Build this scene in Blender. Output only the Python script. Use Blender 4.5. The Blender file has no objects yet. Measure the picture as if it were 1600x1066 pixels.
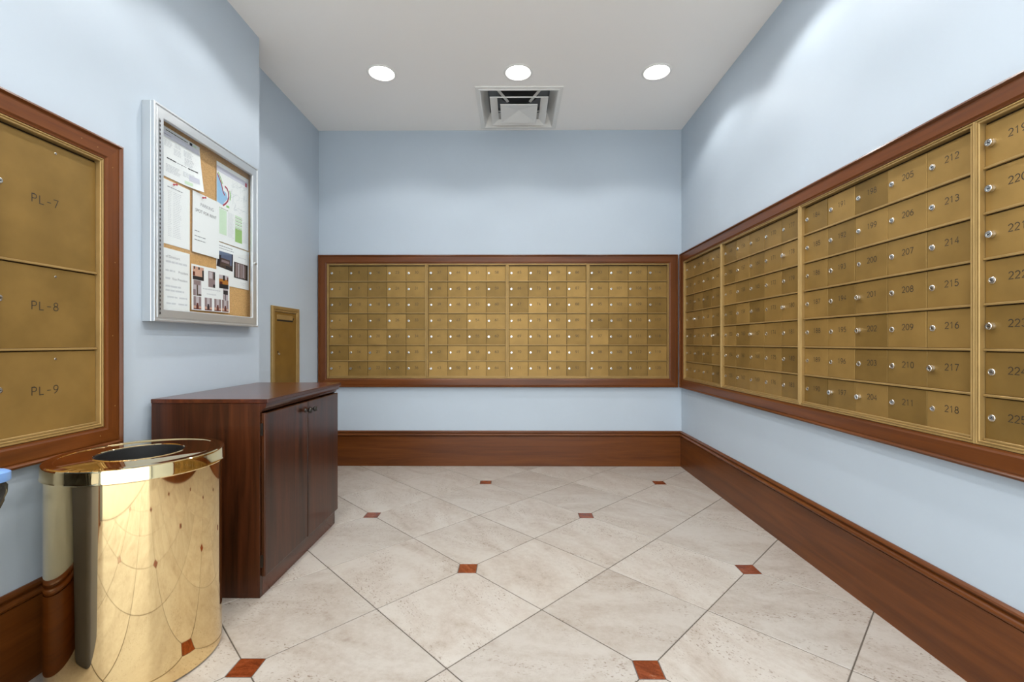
import bpy, bmesh, math, random
from mathutils import Vector, Matrix
random.seed(7)
PI = math.pi
SC = bpy.context.scene
COL = SC.collection

# ------------------------------------------------------------------ camera, world, exposure
CAM_Z = 1.047
cam_data = bpy.data.cameras.new('camera')
cam_data.sensor_fit = 'HORIZONTAL'; cam_data.sensor_width = 36.0; cam_data.lens = 16.0
cam_data.shift_y = 2.0 / 1600
cam_data.clip_start = 0.02
cam = bpy.data.objects.new('camera', cam_data); COL.objects.link(cam)
cam.location = (0, 0, CAM_Z)
cam.rotation_euler = (PI / 2, 0, math.radians(0.4))
SC.camera = cam

world = bpy.data.worlds.new('world'); SC.world = world
world.use_nodes = True
world.node_tree.nodes['Background'].inputs[0].default_value = (0.90, 0.96, 1.0, 1)
world.node_tree.nodes['Background'].inputs[1].default_value = 2.25

SC.view_settings.view_transform = 'Standard'
SC.view_settings.look = 'None'
SC.view_settings.gamma = 1.0
SC.view_settings.use_curve_mapping = False
SC.view_settings.exposure = 0.86
LAMP_W = 14.0            # radiant power of every downlight
LAMP_CONE = 132.0        # degrees
LAMP_BLEND = 0.28

# ------------------------------------------------------------------ room dimensions (metres)
XR, XL, XLR = 1.405, -1.513, -1.67     # right wall, left wall, left wall inside the recess
YB, YF, YE = 3.856, -0.55, 2.68         # back wall, wall behind the camera, end of the left wall
H = 2.844
LAMP_X = (-0.89, 0.02, 0.94)
LAMP_Y = (3.03, 2.10, 1.17, 0.24)

# ------------------------------------------------------------------ materials
def new_mat(name):
    m = bpy.data.materials.new(name); m.use_nodes = True
    return m, m.node_tree, m.node_tree.nodes['Principled BSDF']

def srgb(r, g, b):
    f = lambda c: c / 12.92 if c <= 0.04045 else ((c + 0.055) / 1.055) ** 2.4
    return (f(r / 255), f(g / 255), f(b / 255), 1)

def setp(b, color=None, rough=None, metal=None, spec=None, coat=None, coat_rough=None):
    if color is not None: b.inputs['Base Color'].default_value = color
    if rough is not None: b.inputs['Roughness'].default_value = rough
    if metal is not None: b.inputs['Metallic'].default_value = metal
    if spec is not None: b.inputs['Specular IOR Level'].default_value = spec
    if coat is not None: b.inputs['Coat Weight'].default_value = coat
    if coat_rough is not None: b.inputs['Coat Roughness'].default_value = coat_rough

def node(nt, typ, **kw):
    n = nt.nodes.new(typ)
    for k, v in kw.items():
        if k == 'inp':
            for i, val in v.items(): n.inputs[i].default_value = val
        else: setattr(n, k, v)
    return n

def ramp(nt, stops, interp='LINEAR'):
    r = nt.nodes.new('ShaderNodeValToRGB'); e = r.color_ramp.elements
    r.color_ramp.interpolation = interp
    while len(e) < len(stops): e.new(0.5)
    for el, (p, c) in zip(e, stops): el.position = p; el.color = c
    return r

def plain(name, color, rough=0.5, metal=0.0, spec=0.5, noise=0.0, nscale=60, bump=0.0, coat=0.0):
    m, nt, b = new_mat(name); setp(b, color, rough, metal, spec, coat)
    L = nt.links
    if noise or bump:
        tc = node(nt, 'ShaderNodeTexCoord')
        nz = node(nt, 'ShaderNodeTexNoise', inp={'Scale': nscale, 'Detail': 4.0})
        L.new(tc.outputs['Object'], nz.inputs['Vector'])
        if noise:
            a = [max(0, c * (1 - noise)) for c in color[:3]] + [1]; z = [min(1, c * (1 + noise)) for c in color[:3]] + [1]
            rp = ramp(nt, [(0.3, a), (0.7, z)]); L.new(nz.outputs['Fac'], rp.inputs['Fac']); L.new(rp.outputs['Color'], b.inputs['Base Color'])
        if bump:
            bp = node(nt, 'ShaderNodeBump', inp={'Strength': bump, 'Distance': 0.002}); L.new(nz.outputs['Fac'], bp.inputs['Height']); L.new(bp.outputs['Normal'], b.inputs['Normal'])
    return m

def wood(name, dark, mid, light, axis, rough=0.32, coat=0.10, grain=0.5):
    """stained wood with its grain along one object axis"""
    m, nt, b = new_mat(name); L = nt.links
    setp(b, mid, rough, 0, 0.3, coat, 0.18)
    tc = node(nt, 'ShaderNodeTexCoord'); oi = node(nt, 'ShaderNodeObjectInfo')
    ad = node(nt, 'ShaderNodeVectorMath', operation='ADD')
    ml = node(nt, 'ShaderNodeMath', operation='MULTIPLY', inp={1: 17.0})
    L.new(oi.outputs['Random'], ml.inputs[0]); L.new(tc.outputs['Object'], ad.inputs[0]); L.new(ml.outputs[0], ad.inputs[1])
    s = [22.0, 22.0, 22.0]; s['xyz'.index(axis)] = 1.3
    mp = node(nt, 'ShaderNodeMapping'); mp.inputs['Scale'].default_value = s
    L.new(ad.outputs[0], mp.inputs['Vector'])
    n1 = node(nt, 'ShaderNodeTexNoise', inp={'Scale': 1.0, 'Detail': 6.0, 'Roughness': 0.6, 'Distortion': 0.6}); L.new(mp.outputs[0], n1.inputs['Vector'])
    mp2 = node(nt, 'ShaderNodeMapping'); mp2.inputs['Scale'].default_value = [v * 7 if v > 5 else v * 3 for v in s]
    L.new(ad.outputs[0], mp2.inputs['Vector'])
    n2 = node(nt, 'ShaderNodeTexNoise', inp={'Scale': 1.0, 'Detail': 3.0}); L.new(mp2.outputs[0], n2.inputs['Vector'])
    mx = node(nt, 'ShaderNodeMath', operation='MULTIPLY_ADD', inp={1: 0.35 * grain})
    L.new(n2.outputs['Fac'], mx.inputs[0]); L.new(n1.outputs['Fac'], mx.inputs[2])
    rp = ramp(nt, [(0.42, dark), (0.64, mid), (0.88, light)]); L.new(mx.outputs[0], rp.inputs['Fac'])
    L.new(rp.outputs['Color'], b.inputs['Base Color'])
    bp = node(nt, 'ShaderNodeBump', inp={'Strength': 0.04, 'Distance': 0.001}); L.new(n2.outputs['Fac'], bp.inputs['Height']); L.new(bp.outputs['Normal'], b.inputs['Normal'])
    return m

def brass_paint(name, c0, c1, rough=0.38, metal=0.35):
    """satin gold-lacquered metal; every door a slightly different tone, with cloudy wear"""
    m, nt, b = new_mat(name); L = nt.links; setp(b, c0, rough, metal, 0.22)
    oi = node(nt, 'ShaderNodeObjectInfo')
    rp = ramp(nt, [(0.0, c0), (1.0, c1)]); L.new(oi.outputs['Random'], rp.inputs['Fac'])
    tc = node(nt, 'ShaderNodeTexCoord')
    ad = node(nt, 'ShaderNodeVectorMath', operation='ADD'); ml = node(nt, 'ShaderNodeMath', operation='MULTIPLY', inp={1: 31.0})
    L.new(oi.outputs['Random'], ml.inputs[0]); L.new(tc.outputs['Object'], ad.inputs[0]); L.new(ml.outputs[0], ad.inputs[1])
    nz = node(nt, 'ShaderNodeTexNoise', inp={'Scale': 9.0, 'Detail': 3.0}); L.new(ad.outputs[0], nz.inputs['Vector'])
    fine = node(nt, 'ShaderNodeTexNoise', inp={'Scale': 900.0, 'Detail': 1.0}); L.new(ad.outputs[0], fine.inputs['Vector'])
    g = ramp(nt, [(0.3, (0.86, 0.85, 0.82, 1)), (0.7, (1.08, 1.07, 1.05, 1))]); L.new(nz.outputs['Fac'], g.inputs['Fac'])
    mx = node(nt, 'ShaderNodeMix', data_type='RGBA', blend_type='MULTIPLY'); mx.inputs['Factor'].default_value = 1.0
    L.new(rp.outputs['Color'], mx.inputs['A']); L.new(g.outputs['Color'], mx.inputs['B']); L.new(mx.outputs['Result'], b.inputs['Base Color'])
    mr = node(nt, 'ShaderNodeMapRange', inp={'To Min': rough - 0.05, 'To Max': rough + 0.09}); L.new(nz.outputs['Fac'], mr.inputs['Value']); L.new(mr.outputs['Result'], b.inputs['Roughness'])
    bp = node(nt, 'ShaderNodeBump', inp={'Strength': 0.10, 'Distance': 0.0006}); L.new(fine.outputs['Fac'], bp.inputs['Height']); L.new(bp.outputs['Normal'], b.inputs['Normal'])
    return m

def stone(name, stops, pit, rough, vein_scale, pits=True):
    """polished stone tile: every piece takes its own cut of the slab"""
    m, nt, b = new_mat(name); L = nt.links; setp(b, stops[1][1], rough, 0, 0.45)
    tc = node(nt, 'ShaderNodeTexCoord'); oi = node(nt, 'ShaderNodeObjectInfo')
    m1 = node(nt, 'ShaderNodeMath', operation='MULTIPLY', inp={1: 53.0}); L.new(oi.outputs['Random'], m1.inputs[0])
    rot = node(nt, 'ShaderNodeVectorRotate', rotation_type='Z_AXIS'); L.new(tc.outputs['Object'], rot.inputs['Vector'])
    m2 = node(nt, 'ShaderNodeMath', operation='MULTIPLY', inp={1: 1.1}); L.new(oi.outputs['Random'], m2.inputs[0]); L.new(m2.outputs[0], rot.inputs['Angle'])
    ad = node(nt, 'ShaderNodeVectorMath', operation='ADD'); L.new(rot.outputs[0], ad.inputs[0]); L.new(m1.outputs[0], ad.inputs[1])
    mp = node(nt, 'ShaderNodeMapping'); mp.inputs['Scale'].default_value = (2.2 * vein_scale, 5.5 * vein_scale, 4.0); L.new(ad.outputs[0], mp.inputs['Vector'])
    n1 = node(nt, 'ShaderNodeTexNoise', inp={'Scale': 1.0, 'Detail': 8.0, 'Roughness': 0.62, 'Distortion': 0.9}); L.new(mp.outputs[0], n1.inputs['Vector'])
    nm = node(nt, 'ShaderNodeTexNoise', inp={'Scale': 30.0 * vein_scale, 'Detail': 8.0, 'Roughness': 0.8}); L.new(ad.outputs[0], nm.inputs['Vector'])
    mxn = node(nt, 'ShaderNodeMix', inp={'Factor': 0.42}); L.new(n1.outputs['Fac'], mxn.inputs['A']); L.new(nm.outputs['Fac'], mxn.inputs['B'])
    rp = ramp(nt, stops); L.new(mxn.outputs['Result'], rp.inputs['Fac'])
    tone = ramp(nt, [(0.0, (0.93, 0.925, 0.92, 1)), (1.0, (1.04, 1.035, 1.03, 1))]); L.new(oi.outputs['Random'], tone.inputs['Fac'])
    mt = node(nt, 'ShaderNodeMix', data_type='RGBA', blend_type='MULTIPLY'); mt.inputs['Factor'].default_value = 1.0
    L.new(rp.outputs['Color'], mt.inputs['A']); L.new(tone.outputs['Color'], mt.inputs['B'])
    last = mt.outputs['Result']
    if pits:
        mp3 = node(nt, 'ShaderNodeMapping'); mp3.inputs['Scale'].default_value = (85.0, 150.0, 90.0); L.new(ad.outputs[0], mp3.inputs['Vector'])
        n3 = node(nt, 'ShaderNodeTexNoise', inp={'Scale': 1.0, 'Detail': 2.0}); L.new(mp3.outputs[0], n3.inputs['Vector'])
        mp4 = node(nt, 'ShaderNodeMapping'); mp4.inputs['Scale'].default_value = (3.0, 8.0, 5.0); L.new(ad.outputs[0], mp4.inputs['Vector'])
        n4 = node(nt, 'ShaderNodeTexNoise', inp={'Scale': 1.0, 'Detail': 4.0}); L.new(mp4.outputs[0], n4.inputs['Vector'])
        r3 = ramp(nt, [(0.60, (0, 0, 0, 1)), (0.67, (1, 1, 1, 1))]); L.new(n3.outputs['Fac'], r3.inputs['Fac'])
        r4 = ramp(nt, [(0.46, (0, 0, 0, 1)), (0.62, (1, 1, 1, 1))]); L.new(n4.outputs['Fac'], r4.inputs['Fac'])
        mm = node(nt, 'ShaderNodeMath', operation='MULTIPLY'); L.new(r3.outputs['Color'], mm.inputs[0]); L.new(r4.outputs['Color'], mm.inputs[1])
        mm2 = node(nt, 'ShaderNodeMath', operation='MULTIPLY', inp={1: 0.75}); L.new(mm.outputs[0], mm2.inputs[0])
        mp_ = node(nt, 'ShaderNodeMix', data_type='RGBA'); L.new(mm2.outputs[0], mp_.inputs['Factor']); L.new(last, mp_.inputs['A']); mp_.inputs['B'].default_value = pit
        last = mp_.outputs['Result']
        bp = node(nt, 'ShaderNodeBump', inp={'Strength': 0.25, 'Distance': 0.001}); bp.invert = True
        L.new(mm.outputs[0], bp.inputs['Height']); L.new(bp.outputs['Normal'], b.inputs['Normal'])
        mr = node(nt, 'ShaderNodeMapRange', inp={'To Min': rough, 'To Max': rough + 0.2}); L.new(n4.outputs['Fac'], mr.inputs['Value']); L.new(mr.outputs['Result'], b.inputs['Roughness'])
    L.new(last, b.inputs['Base Color'])
    return m

def emit(name, color, strength):
    m, nt, b = new_mat(name)
    b.inputs['Base Color'].default_value = (0.8, 0.8, 0.8, 1)
    b.inputs['Emission Color'].default_value = color; b.inputs['Emission Strength'].default_value = strength
    return m

def glass_pane(name):
    m, nt, b = new_mat(name); nt.nodes.remove(b); out = nt.nodes['Material Output']
    tr = node(nt, 'ShaderNodeBsdfTransparent', inp={'Color': (0.97, 0.985, 0.98, 1)}); gl = node(nt, 'ShaderNodeBsdfGlossy', inp={'Roughness': 0.01})
    lw = node(nt, 'ShaderNodeLayerWeight', inp={'Blend': 0.5}); pw = node(nt, 'ShaderNodeMath', operation='POWER', inp={1: 5.0})
    fr = node(nt, 'ShaderNodeMath', operation='MULTIPLY_ADD', inp={1: 0.90, 2: 0.02}); mx = node(nt, 'ShaderNodeMixShader')
    nt.links.new(lw.outputs['Facing'], pw.inputs[0]); nt.links.new(pw.outputs[0], fr.inputs[0])
    nt.links.new(fr.outputs[0], mx.inputs[0]); nt.links.new(tr.outputs[0], mx.inputs[1]); nt.links.new(gl.outputs[0], mx.inputs[2]); nt.links.new(mx.outputs[0], out.inputs[0])
    return m

M = {}
M['wall'] = plain('blue_grey_paint', srgb(180, 192, 203), 0.55, 0, 0.3, noise=0.015, nscale=3, bump=0.05)
M['ceil'] = plain('ceiling_white', srgb(247, 245, 242), 0.7, 0, 0.2)
M['white'] = plain('white_enamel', srgb(232, 231, 227), 0.35, 0, 0.4)
M['grout'] = plain('grout', srgb(96, 88, 79), 0.8, 0, 0.2, noise=0.15, nscale=40)
M['tile'] = stone('travertine', [(0.30, srgb(142, 128, 114)), (0.43, srgb(172, 162, 151)), (0.55, srgb(185, 178, 169)), (0.8, srgb(193, 188, 182))], srgb(112, 92, 72), 0.24, 1.0)
M['added_lobby'] = plain('added_lobby_stone', srgb(186, 179, 169), 0.4, 0, 0.4, noise=0.06, nscale=5)
M['inset'] = stone('red_marble', [(0.3, srgb(70, 30, 14)), (0.46, srgb(112, 52, 25)), (0.56, srgb(134, 66, 34)), (0.66, srgb(150, 120, 95))], srgb(60, 30, 15), 0.2, 5.0, pits=False)
DK, MD, LT = srgb(82, 42, 13), srgb(99, 53, 18), srgb(113, 63, 24)
M['trim_x'] = wood('cherry_along_x', DK, MD, LT, 'x')
M['trim_y'] = wood('cherry_along_y', DK, MD, LT, 'y')
M['trim_z'] = wood('cherry_along_z', DK, MD, LT, 'z')
CD, CM, CL = srgb(40, 20, 8), srgb(67, 33, 15), srgb(90, 47, 23)
M['cab_z'] = wood('mahogany_along_z', CD, CM, CL, 'z', rough=0.3, coat=0.2)
M['cab_x'] = wood('mahogany_along_x', srgb(56, 26, 13), srgb(82, 39, 20), srgb(102, 52, 28), 'x', rough=0.24, coat=0.35)
M['brass'] = brass_paint('gold_lacquer', (0.205, 0.124, 0.034, 1), (0.325, 0.200, 0.061, 1))
M['brassf'] = brass_paint('gold_lacquer_frame', (0.35, 0.23, 0.088, 1), (0.37, 0.245, 0.095, 1), rough=0.3)
M['brassd'] = brass_paint('dark_gold_lacquer', (0.30, 0.18, 0.045, 1), (0.33, 0.2, 0.05, 1), rough=0.4, metal=0.7)
M['bback'] = plain('brown_metal', srgb(52, 38, 20), 0.5, 0.5)
M['engrave'] = plain('engraved_ink', srgb(40, 30, 14), 0.6)
M['engrave_light'] = plain('embossed_gold', srgb(150, 118, 62), 0.45, 0.5)
M['chrome'] = plain('chrome', (0.66, 0.65, 0.62, 1), 0.22, 1.0)
M['black'] = plain('black', (0.012, 0.011, 0.010, 1), 0.6)
M['mirror'] = plain('polished_brass', (0.87, 0.67, 0.36, 1), 0.035, 1.0, noise=0.02, nscale=4)
M['alu'] = plain('satin_aluminium', (0.62, 0.65, 0.67, 1), 0.38, 0.75)
M['alud'] = plain('dark_aluminium', (0.25, 0.26, 0.27, 1), 0.5, 0.6)
M['cork'] = plain('cork', srgb(204, 160, 108), 0.85, 0, 0.1, noise=0.22, nscale=260, bump=0.2)
M['glass'] = glass_pane('clear_glass')
M['paper'] = plain('white_paper', srgb(236, 236, 238), 0.7, 0, 0.2)
M['ink'] = plain('grey_print', srgb(140, 140, 146), 0.7, 0, 0.2)
M['inkd'] = plain('dark_print', srgb(62, 62, 68), 0.7, 0, 0.2)
M['inkl'] = plain('pale_print', srgb(205, 206, 212), 0.7, 0, 0.2)
M['bronze'] = plain('dark_bronze', (0.05, 0.045, 0.04, 1), 0.3, 0.8)
M['binlid'] = plain('light_blue_plastic', srgb(112, 152, 208), 0.45, 0, 0.4)
M['binbody'] = plain('slate_plastic', srgb(88, 92, 108), 0.5, 0, 0.4)
M['bag'] = plain('black_bag', (0.02, 0.02, 0.018, 1), 0.22, 0, 0.6)
M['pin'] = plain('red_plastic', srgb(190, 40, 55), 0.4)
M['lamp'] = emit('lamp_glow', (1.0, 0.98, 0.95, 1), 20.0)
M['reflector'] = plain('white_reflector', (0.85, 0.85, 0.85, 1), 0.3)
def flat(name, r, g, b): return plain('print_' + name, srgb(r, g, b), 0.6, 0, 0.2)
M['water'] = flat('water', 150, 190, 226); M['coast'] = flat('coast', 178, 62, 84); M['mapgrn'] = flat('park', 150, 200, 120)
M['palegrn'] = flat('pale_green', 205, 226, 200); M['grn'] = flat('green', 152, 190, 112); M['olive'] = flat('olive', 120, 140, 70)
M['ph_blue'] = flat('photo_blue', 92, 104, 132); M['ph_brown'] = flat('photo_brown', 78, 62, 56); M['ph_dark'] = flat('photo_dark', 34, 34, 44)
M['ph_mauve'] = flat('photo_mauve', 142, 122, 124); M['ph_pale'] = flat('photo_pale', 190, 178, 184); M['ph_orange'] = flat('photo_orange', 176, 112, 46); M['ph_red'] = flat('photo_red', 96, 34, 26); M['ph_pink'] = flat('photo_pink', 206, 160, 140)
M['lav'] = flat('lavender', 205, 203, 218); M['mapline'] = flat('map_line', 190, 196, 204)

# ------------------------------------------------------------------ object helpers
def link(name, me, mat=None, parent=None, loc=(0, 0, 0), rot=(0, 0, 0)):
    o = bpy.data.objects.new(name, me); COL.objects.link(o)
    if mat is not None and me is not None and len(me.materials) == 0:
        for x in (mat if isinstance(mat, (list, tuple)) else [mat]): me.materials.append(x)
    o.parent = parent; o.location = loc; o.rotation_euler = rot
    return o

def mesh(name, verts, faces, smooth=False, midx=None):
    me = bpy.data.meshes.new(name); me.from_pydata([tuple(v) for v in verts], [], faces); me.validate(); me.update()
    if smooth:
        for p in me.polygons: p.use_smooth = True
    if midx:
        for p, i in zip(me.polygons, midx): p.material_index = i
    return me

def from_bm(name, bm, smooth=False, fix=True):
    me = bpy.data.meshes.new(name)
    if fix: bmesh.ops.recalc_face_normals(bm, faces=bm.faces)
    bm.to_mesh(me); bm.free()
    if smooth:
        for p in me.polygons: p.use_smooth = True
    return me

def box_me(name, x0, x1, y0, y1, z0, z1, bev=0.0, seg=1):
    bm = bmesh.new(); bmesh.ops.create_cube(bm, size=1)
    for v in bm.verts:
        v.co = Vector(((x0 + x1) / 2 + v.co.x * (x1 - x0), (y0 + y1) / 2 + v.co.y * (y1 - y0), (z0 + z1) / 2 + v.co.z * (z1 - z0)))
    if bev: bmesh.ops.bevel(bm, geom=bm.edges[:], offset=bev, segments=seg, affect='EDGES', profile=0.5)
    return from_bm(name, bm)

def box(name, x0, x1, y0, y1, z0, z1, mat, parent=None, bev=0.0, seg=1):
    return link(name, box_me(name, x0, x1, y0, y1, z0, z1, bev, seg), mat, parent)

def empty(name, loc, rz=0.0):
    o = bpy.data.objects.new(name, None); COL.objects.link(o); o.location = loc; o.rotation_euler = (0, 0, rz); o.empty_display_size = 0.1
    return o

def tag(o, label=None, cat=None, group=None, kind=None):
    if label: o['label'] = label
    if cat: o['category'] = cat
    if group: o['group'] = group
    if kind: o['kind'] = kind
    return o

def lathe_me(name, prof, n=48, smooth=True, midx=None):
    """revolve (r, z) points about z; midx: one material index per profile segment"""
    vs, fs, mi = [], [], []
    for (r, z) in prof:
        for k in range(n): vs.append((r * math.cos(2 * PI * k / n), r * math.sin(2 * PI * k / n), z))
    for i in range(len(prof) - 1):
        for k in range(n):
            a, b = i * n + k, i * n + (k + 1) % n
            fs.append((a, b, b + n, a + n)); mi.append(midx[i] if midx else 0)
    for end, rev in ((0, True), (len(prof) - 1, False)):
        if prof[end][0] > 1e-5:
            pass
    return mesh(name, vs, fs, smooth, mi if midx else None)

def smooth_by_angle(me, deg=35):
    me.set_sharp_from_angle(angle=math.radians(deg))

def mitre_piece(name, prof, x0, x1, z0, z1, side):
    """one side of a mitred rectangular frame; prof = (inset from the outer edge, height off the wall)"""
    vs = []
    for end in (0, 1):
        for t, w in prof:
            if side == 'bottom': p = (x0 + t if end == 0 else x1 - t, -w, z0 + t)
            if side == 'top': p = (x0 + t if end == 0 else x1 - t, -w, z1 - t)
            if side == 'left': p = (x0 + t, -w, z0 + t if end == 0 else z1 - t)
            if side == 'right': p = (x1 - t, -w, z0 + t if end == 0 else z1 - t)
            vs.append(p)
    n = len(prof); fs = [(i, i + 1, n + i + 1, n + i) for i in range(n - 1)] + [(n - 1, 0, n, 2 * n - 1), tuple(range(n)), tuple(range(2 * n - 1, n - 1, -1))]
    bm = bmesh.new(); v = [bm.verts.new(p) for p in vs]
    for f in fs: bm.faces.new([v[i] for i in f])
    return from_bm(name, bm)

def ring_me(name, prof, x0, x1, z0, z1):
    """a whole rectangular frame in one piece"""
    vs = []; n = len(prof)
    for cx, cz, sx, sz in ((x0, z0, 1, 1), (x1, z0, -1, 1), (x1, z1, -1, -1), (x0, z1, 1, -1)):
        for t, w in prof: vs.append((cx + sx * t, -w, cz + sz * t))
    bm = bmesh.new(); v = [bm.verts.new(p) for p in vs]
    for c in range(4):
        a, b = c * n, ((c + 1) % 4) * n
        for i in range(n):
            j = (i + 1) % n
            bm.faces.new([v[a + i], v[a + j], v[b + j], v[b + i]])
    return from_bm(name, bm)

# ------------------------------------------------------------------ single-stroke engraved lettering
def arc(cx, cy, rx, ry, a0, a1, n=12):
    return [(cx + rx * math.cos(math.radians(a0 + (a1 - a0) * i / n)), cy + ry * math.sin(math.radians(a0 + (a1 - a0) * i / n))) for i in range(n + 1)]
GL = {
 '0': [arc(.3, .5, .29, .5, 90, 450, 18)], '1': [[(.12, .8), (.32, 1), (.32, 0)]],
 '2': [arc(.3, .71, .28, .29, 165, -35, 10) + [(.02, 0), (.6, 0)]],
 '3': [arc(.28, .76, .24, .24, 150, -90, 10) + arc(.28, .27, .30, .27, 90, -150, 12)[1:]],
 '4': [[(.46, 0), (.46, 1), (0, .3), (.62, .3)]],
 '5': [[(.55, 1), (.1, 1), (.06, .56)] + arc(.28, .32, .30, .32, 125, -150, 12)],
 '6': [[(.48, 1), (.22, .82), (.06, .56)] + arc(.3, .3, .28, .3, 160, 520, 16)],
 '7': [[(0, 1), (.58, 1), (.2, 0)]],
 '8': [arc(.3, .76, .23, .24, -90, 270, 14), arc(.3, .26, .29, .26, 90, 450, 16)],
 '9': [[(.12, 0), (.38, .18), (.54, .44)] + arc(.3, .7, .28, .3, -20, 340, 16)],
 'P': [[(.04, 0), (.04, 1), (.35, 1)] + arc(.35, .74, .22, .26, 90, -90, 8) + [(.04, .48)]],
 'L': [[(.06, 1), (.06, 0), (.56, 0)]], '-': [[(.08, .45), (.55, .45)]],
 'J': [[(.45, 1), (.45, .25)] + arc(.24, .25, .21, .25, 0, -180, 8)],
 'M': [[(.02, 0), (.02, 1), (.3, .35), (.58, 1), (.58, 0)]], 'X': [[(.02, 0), (.58, 1)], [(.02, 1), (.58, 0)]],
}
_txt = {}
def stroke_text(text, h, sw, adv=0.82):
    """flat ribbons facing -y, centred on the origin"""
    key = (text, h, sw)
    if key in _txt: return _txt[key]
    vs, fs = [], []; W = (len(text) - 1) * adv * h + 0.6 * h
    for k, ch in enumerate(text):
        ox = k * adv * h - W / 2
        for pl in GL[ch]:
            pts = [Vector((ox + x * h, (y - 0.5) * h)) for x, y in pl]
            closed = (pts[0] - pts[-1]).length < 1e-6; b0 = len(vs)
            for i, p in enumerate(pts):
                a = pts[i - 1] if i else (pts[-2] if closed else None); c = pts[i + 1] if i < len(pts) - 1 else (pts[1] if closed else None)
                d = ((p - a).normalized() if a else Vector((0, 0))) + ((c - p).normalized() if c else Vector((0, 0)))
                d = d.normalized() if d.length > 1e-6 else (c - p).normalized()
                nrm = Vector((-d.y, d.x)); s = 1.0
                if a and c: s = min(1.6, 1 / max(0.4, abs(nrm.dot(Vector((-(c - p).normalized().y, (c - p).normalized().x))))))
                for sg in (1, -1): vs.append((p.x + sg * nrm.x * sw / 2 * s, 0, p.y + sg * nrm.y * sw / 2 * s))
            for i in range(len(pts) - 1): fs.append((b0 + 2 * i, b0 + 2 * i + 1, b0 + 2 * i + 3, b0 + 2 * i + 2))
    _txt[key] = mesh('number', vs, fs); return _txt[key]

def font_me(text, size, align='LEFT'):
    cu = bpy.data.curves.new('lettering', 'FONT'); cu.body = text; cu.size = size; cu.align_x = align; cu.resolution_u = 3
    o = bpy.data.objects.new('lettering', cu); COL.objects.link(o)
    dg = bpy.context.evaluated_depsgraph_get(); dg.update()
    me = bpy.data.meshes.new_from_object(o.evaluated_get(dg)); me.materials.clear()
    bpy.data.objects.remove(o); bpy.data.curves.remove(cu)
    for v in me.vertices: v.co = Vector((v.co.x, 0, v.co.y))
    return me

# ================================================================== THE SETTING
def wallbox(name, *a, mat='wall'):
    return tag(box(name, *a, M[mat]), kind='structure')
T = 0.15
wallbox('wall_back', XLR - T, XR + T, YB, YB + T, 0, H + 0.3)
wallbox('wall_right', XR, XR + T, YF, YB - 0.0005, 0, H + 0.3)
wallbox('wall_left', XLR - T, XL, YF, YE, 0, H + 0.3)
wallbox('wall_left_recess', XLR - T, XLR, YE + 0.0005, YB - 0.0005, 0, H + 0.3)
def front_wall():                     # behind the camera: unseen wide opening, added so fill light enters from the lobby
    a, b, o0, o1, oz, zt = XLR - T, XR + T, -1.40, 1.30, 2.62, H + 0.3
    pts = [(a, 0), (o0, 0), (o0, oz), (o1, oz), (o1, 0), (b, 0), (b, zt), (a, zt)]
    bm = bmesh.new(); f_ = [bm.verts.new((x, YF - 0.0005, z)) for x, z in pts]; g_ = [bm.verts.new((x, YF - T, z)) for x, z in pts]; n = len(pts)
    bm.faces.new(f_); bm.faces.new(g_[::-1])
    for i in range(n): bm.faces.new([f_[i], g_[i], g_[(i + 1) % n], f_[(i + 1) % n]])
    return from_bm('wall_front', bm)
tag(link('wall_front', front_wall(), M['wall']), kind='structure')

# ---- ceiling: one sheet with round holes for the downlights and a square one for the diffuser
DX, DY, DH = 0.028, 3.505, 0.31       # diffuser centre and half size
LR = 0.080                            # hole radius
def ceiling():
    xs = sorted({XLR - 0.02, XR + 0.02, DX - 0.285, DX + 0.285} | {x + s * 0.15 for x in LAMP_X for s in (-1, 1)})
    ys = sorted({YF - 0.02, YB + 0.02, DY - 0.285, DY + 0.285} | {y + s * 0.15 for y in LAMP_Y for s in (-1, 1)})
    bm = bmesh.new(); cache = {}
    def V(x, y):
        k = (round(x, 5), round(y, 5))
        if k not in cache: cache[k] = bm.verts.new((x, y, H))
        return cache[k]
    for lx in LAMP_X:
        for ly in LAMP_Y:
            n = 32; sq = []; ci = []
            for k in range(n):
                a = 2 * PI * k / n; c, s = math.cos(a), math.sin(a); m_ = max(abs(c), abs(s))
                sq.append(V(lx + 0.15 * c / m_, ly + 0.15 * s / m_)); ci.append(V(lx + LR * c, ly + LR * s))
            for k in range(n): bm.faces.new([sq[k], sq[(k + 1) % n], ci[(k + 1) % n], ci[k]])
    for i in range(len(xs) - 1):
        for j in range(len(ys) - 1):
            cx, cy = (xs[i] + xs[i + 1]) / 2, (ys[j] + ys[j + 1]) / 2
            if abs(cx - DX) < 0.285 and abs(cy - DY) < 0.285: continue
            inl = False
            for lx in LAMP_X:
                for ly in LAMP_Y:
                    if abs(cx - lx) < 0.15 and abs(cy - ly) < 0.15: inl = True
            if inl: continue
            bm.faces.new([V(xs[i], ys[j]), V(xs[i + 1], ys[j]), V(xs[i + 1], ys[j + 1]), V(xs[i], ys[j + 1])])
    for f in bm.faces:
        f.normal_update()
        if f.normal.z > 0: f.normal_flip()
    return from_bm('ceiling', bm, fix=False)
tag(link('ceiling', ceiling(), M['ceil']), kind='structure')

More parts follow.
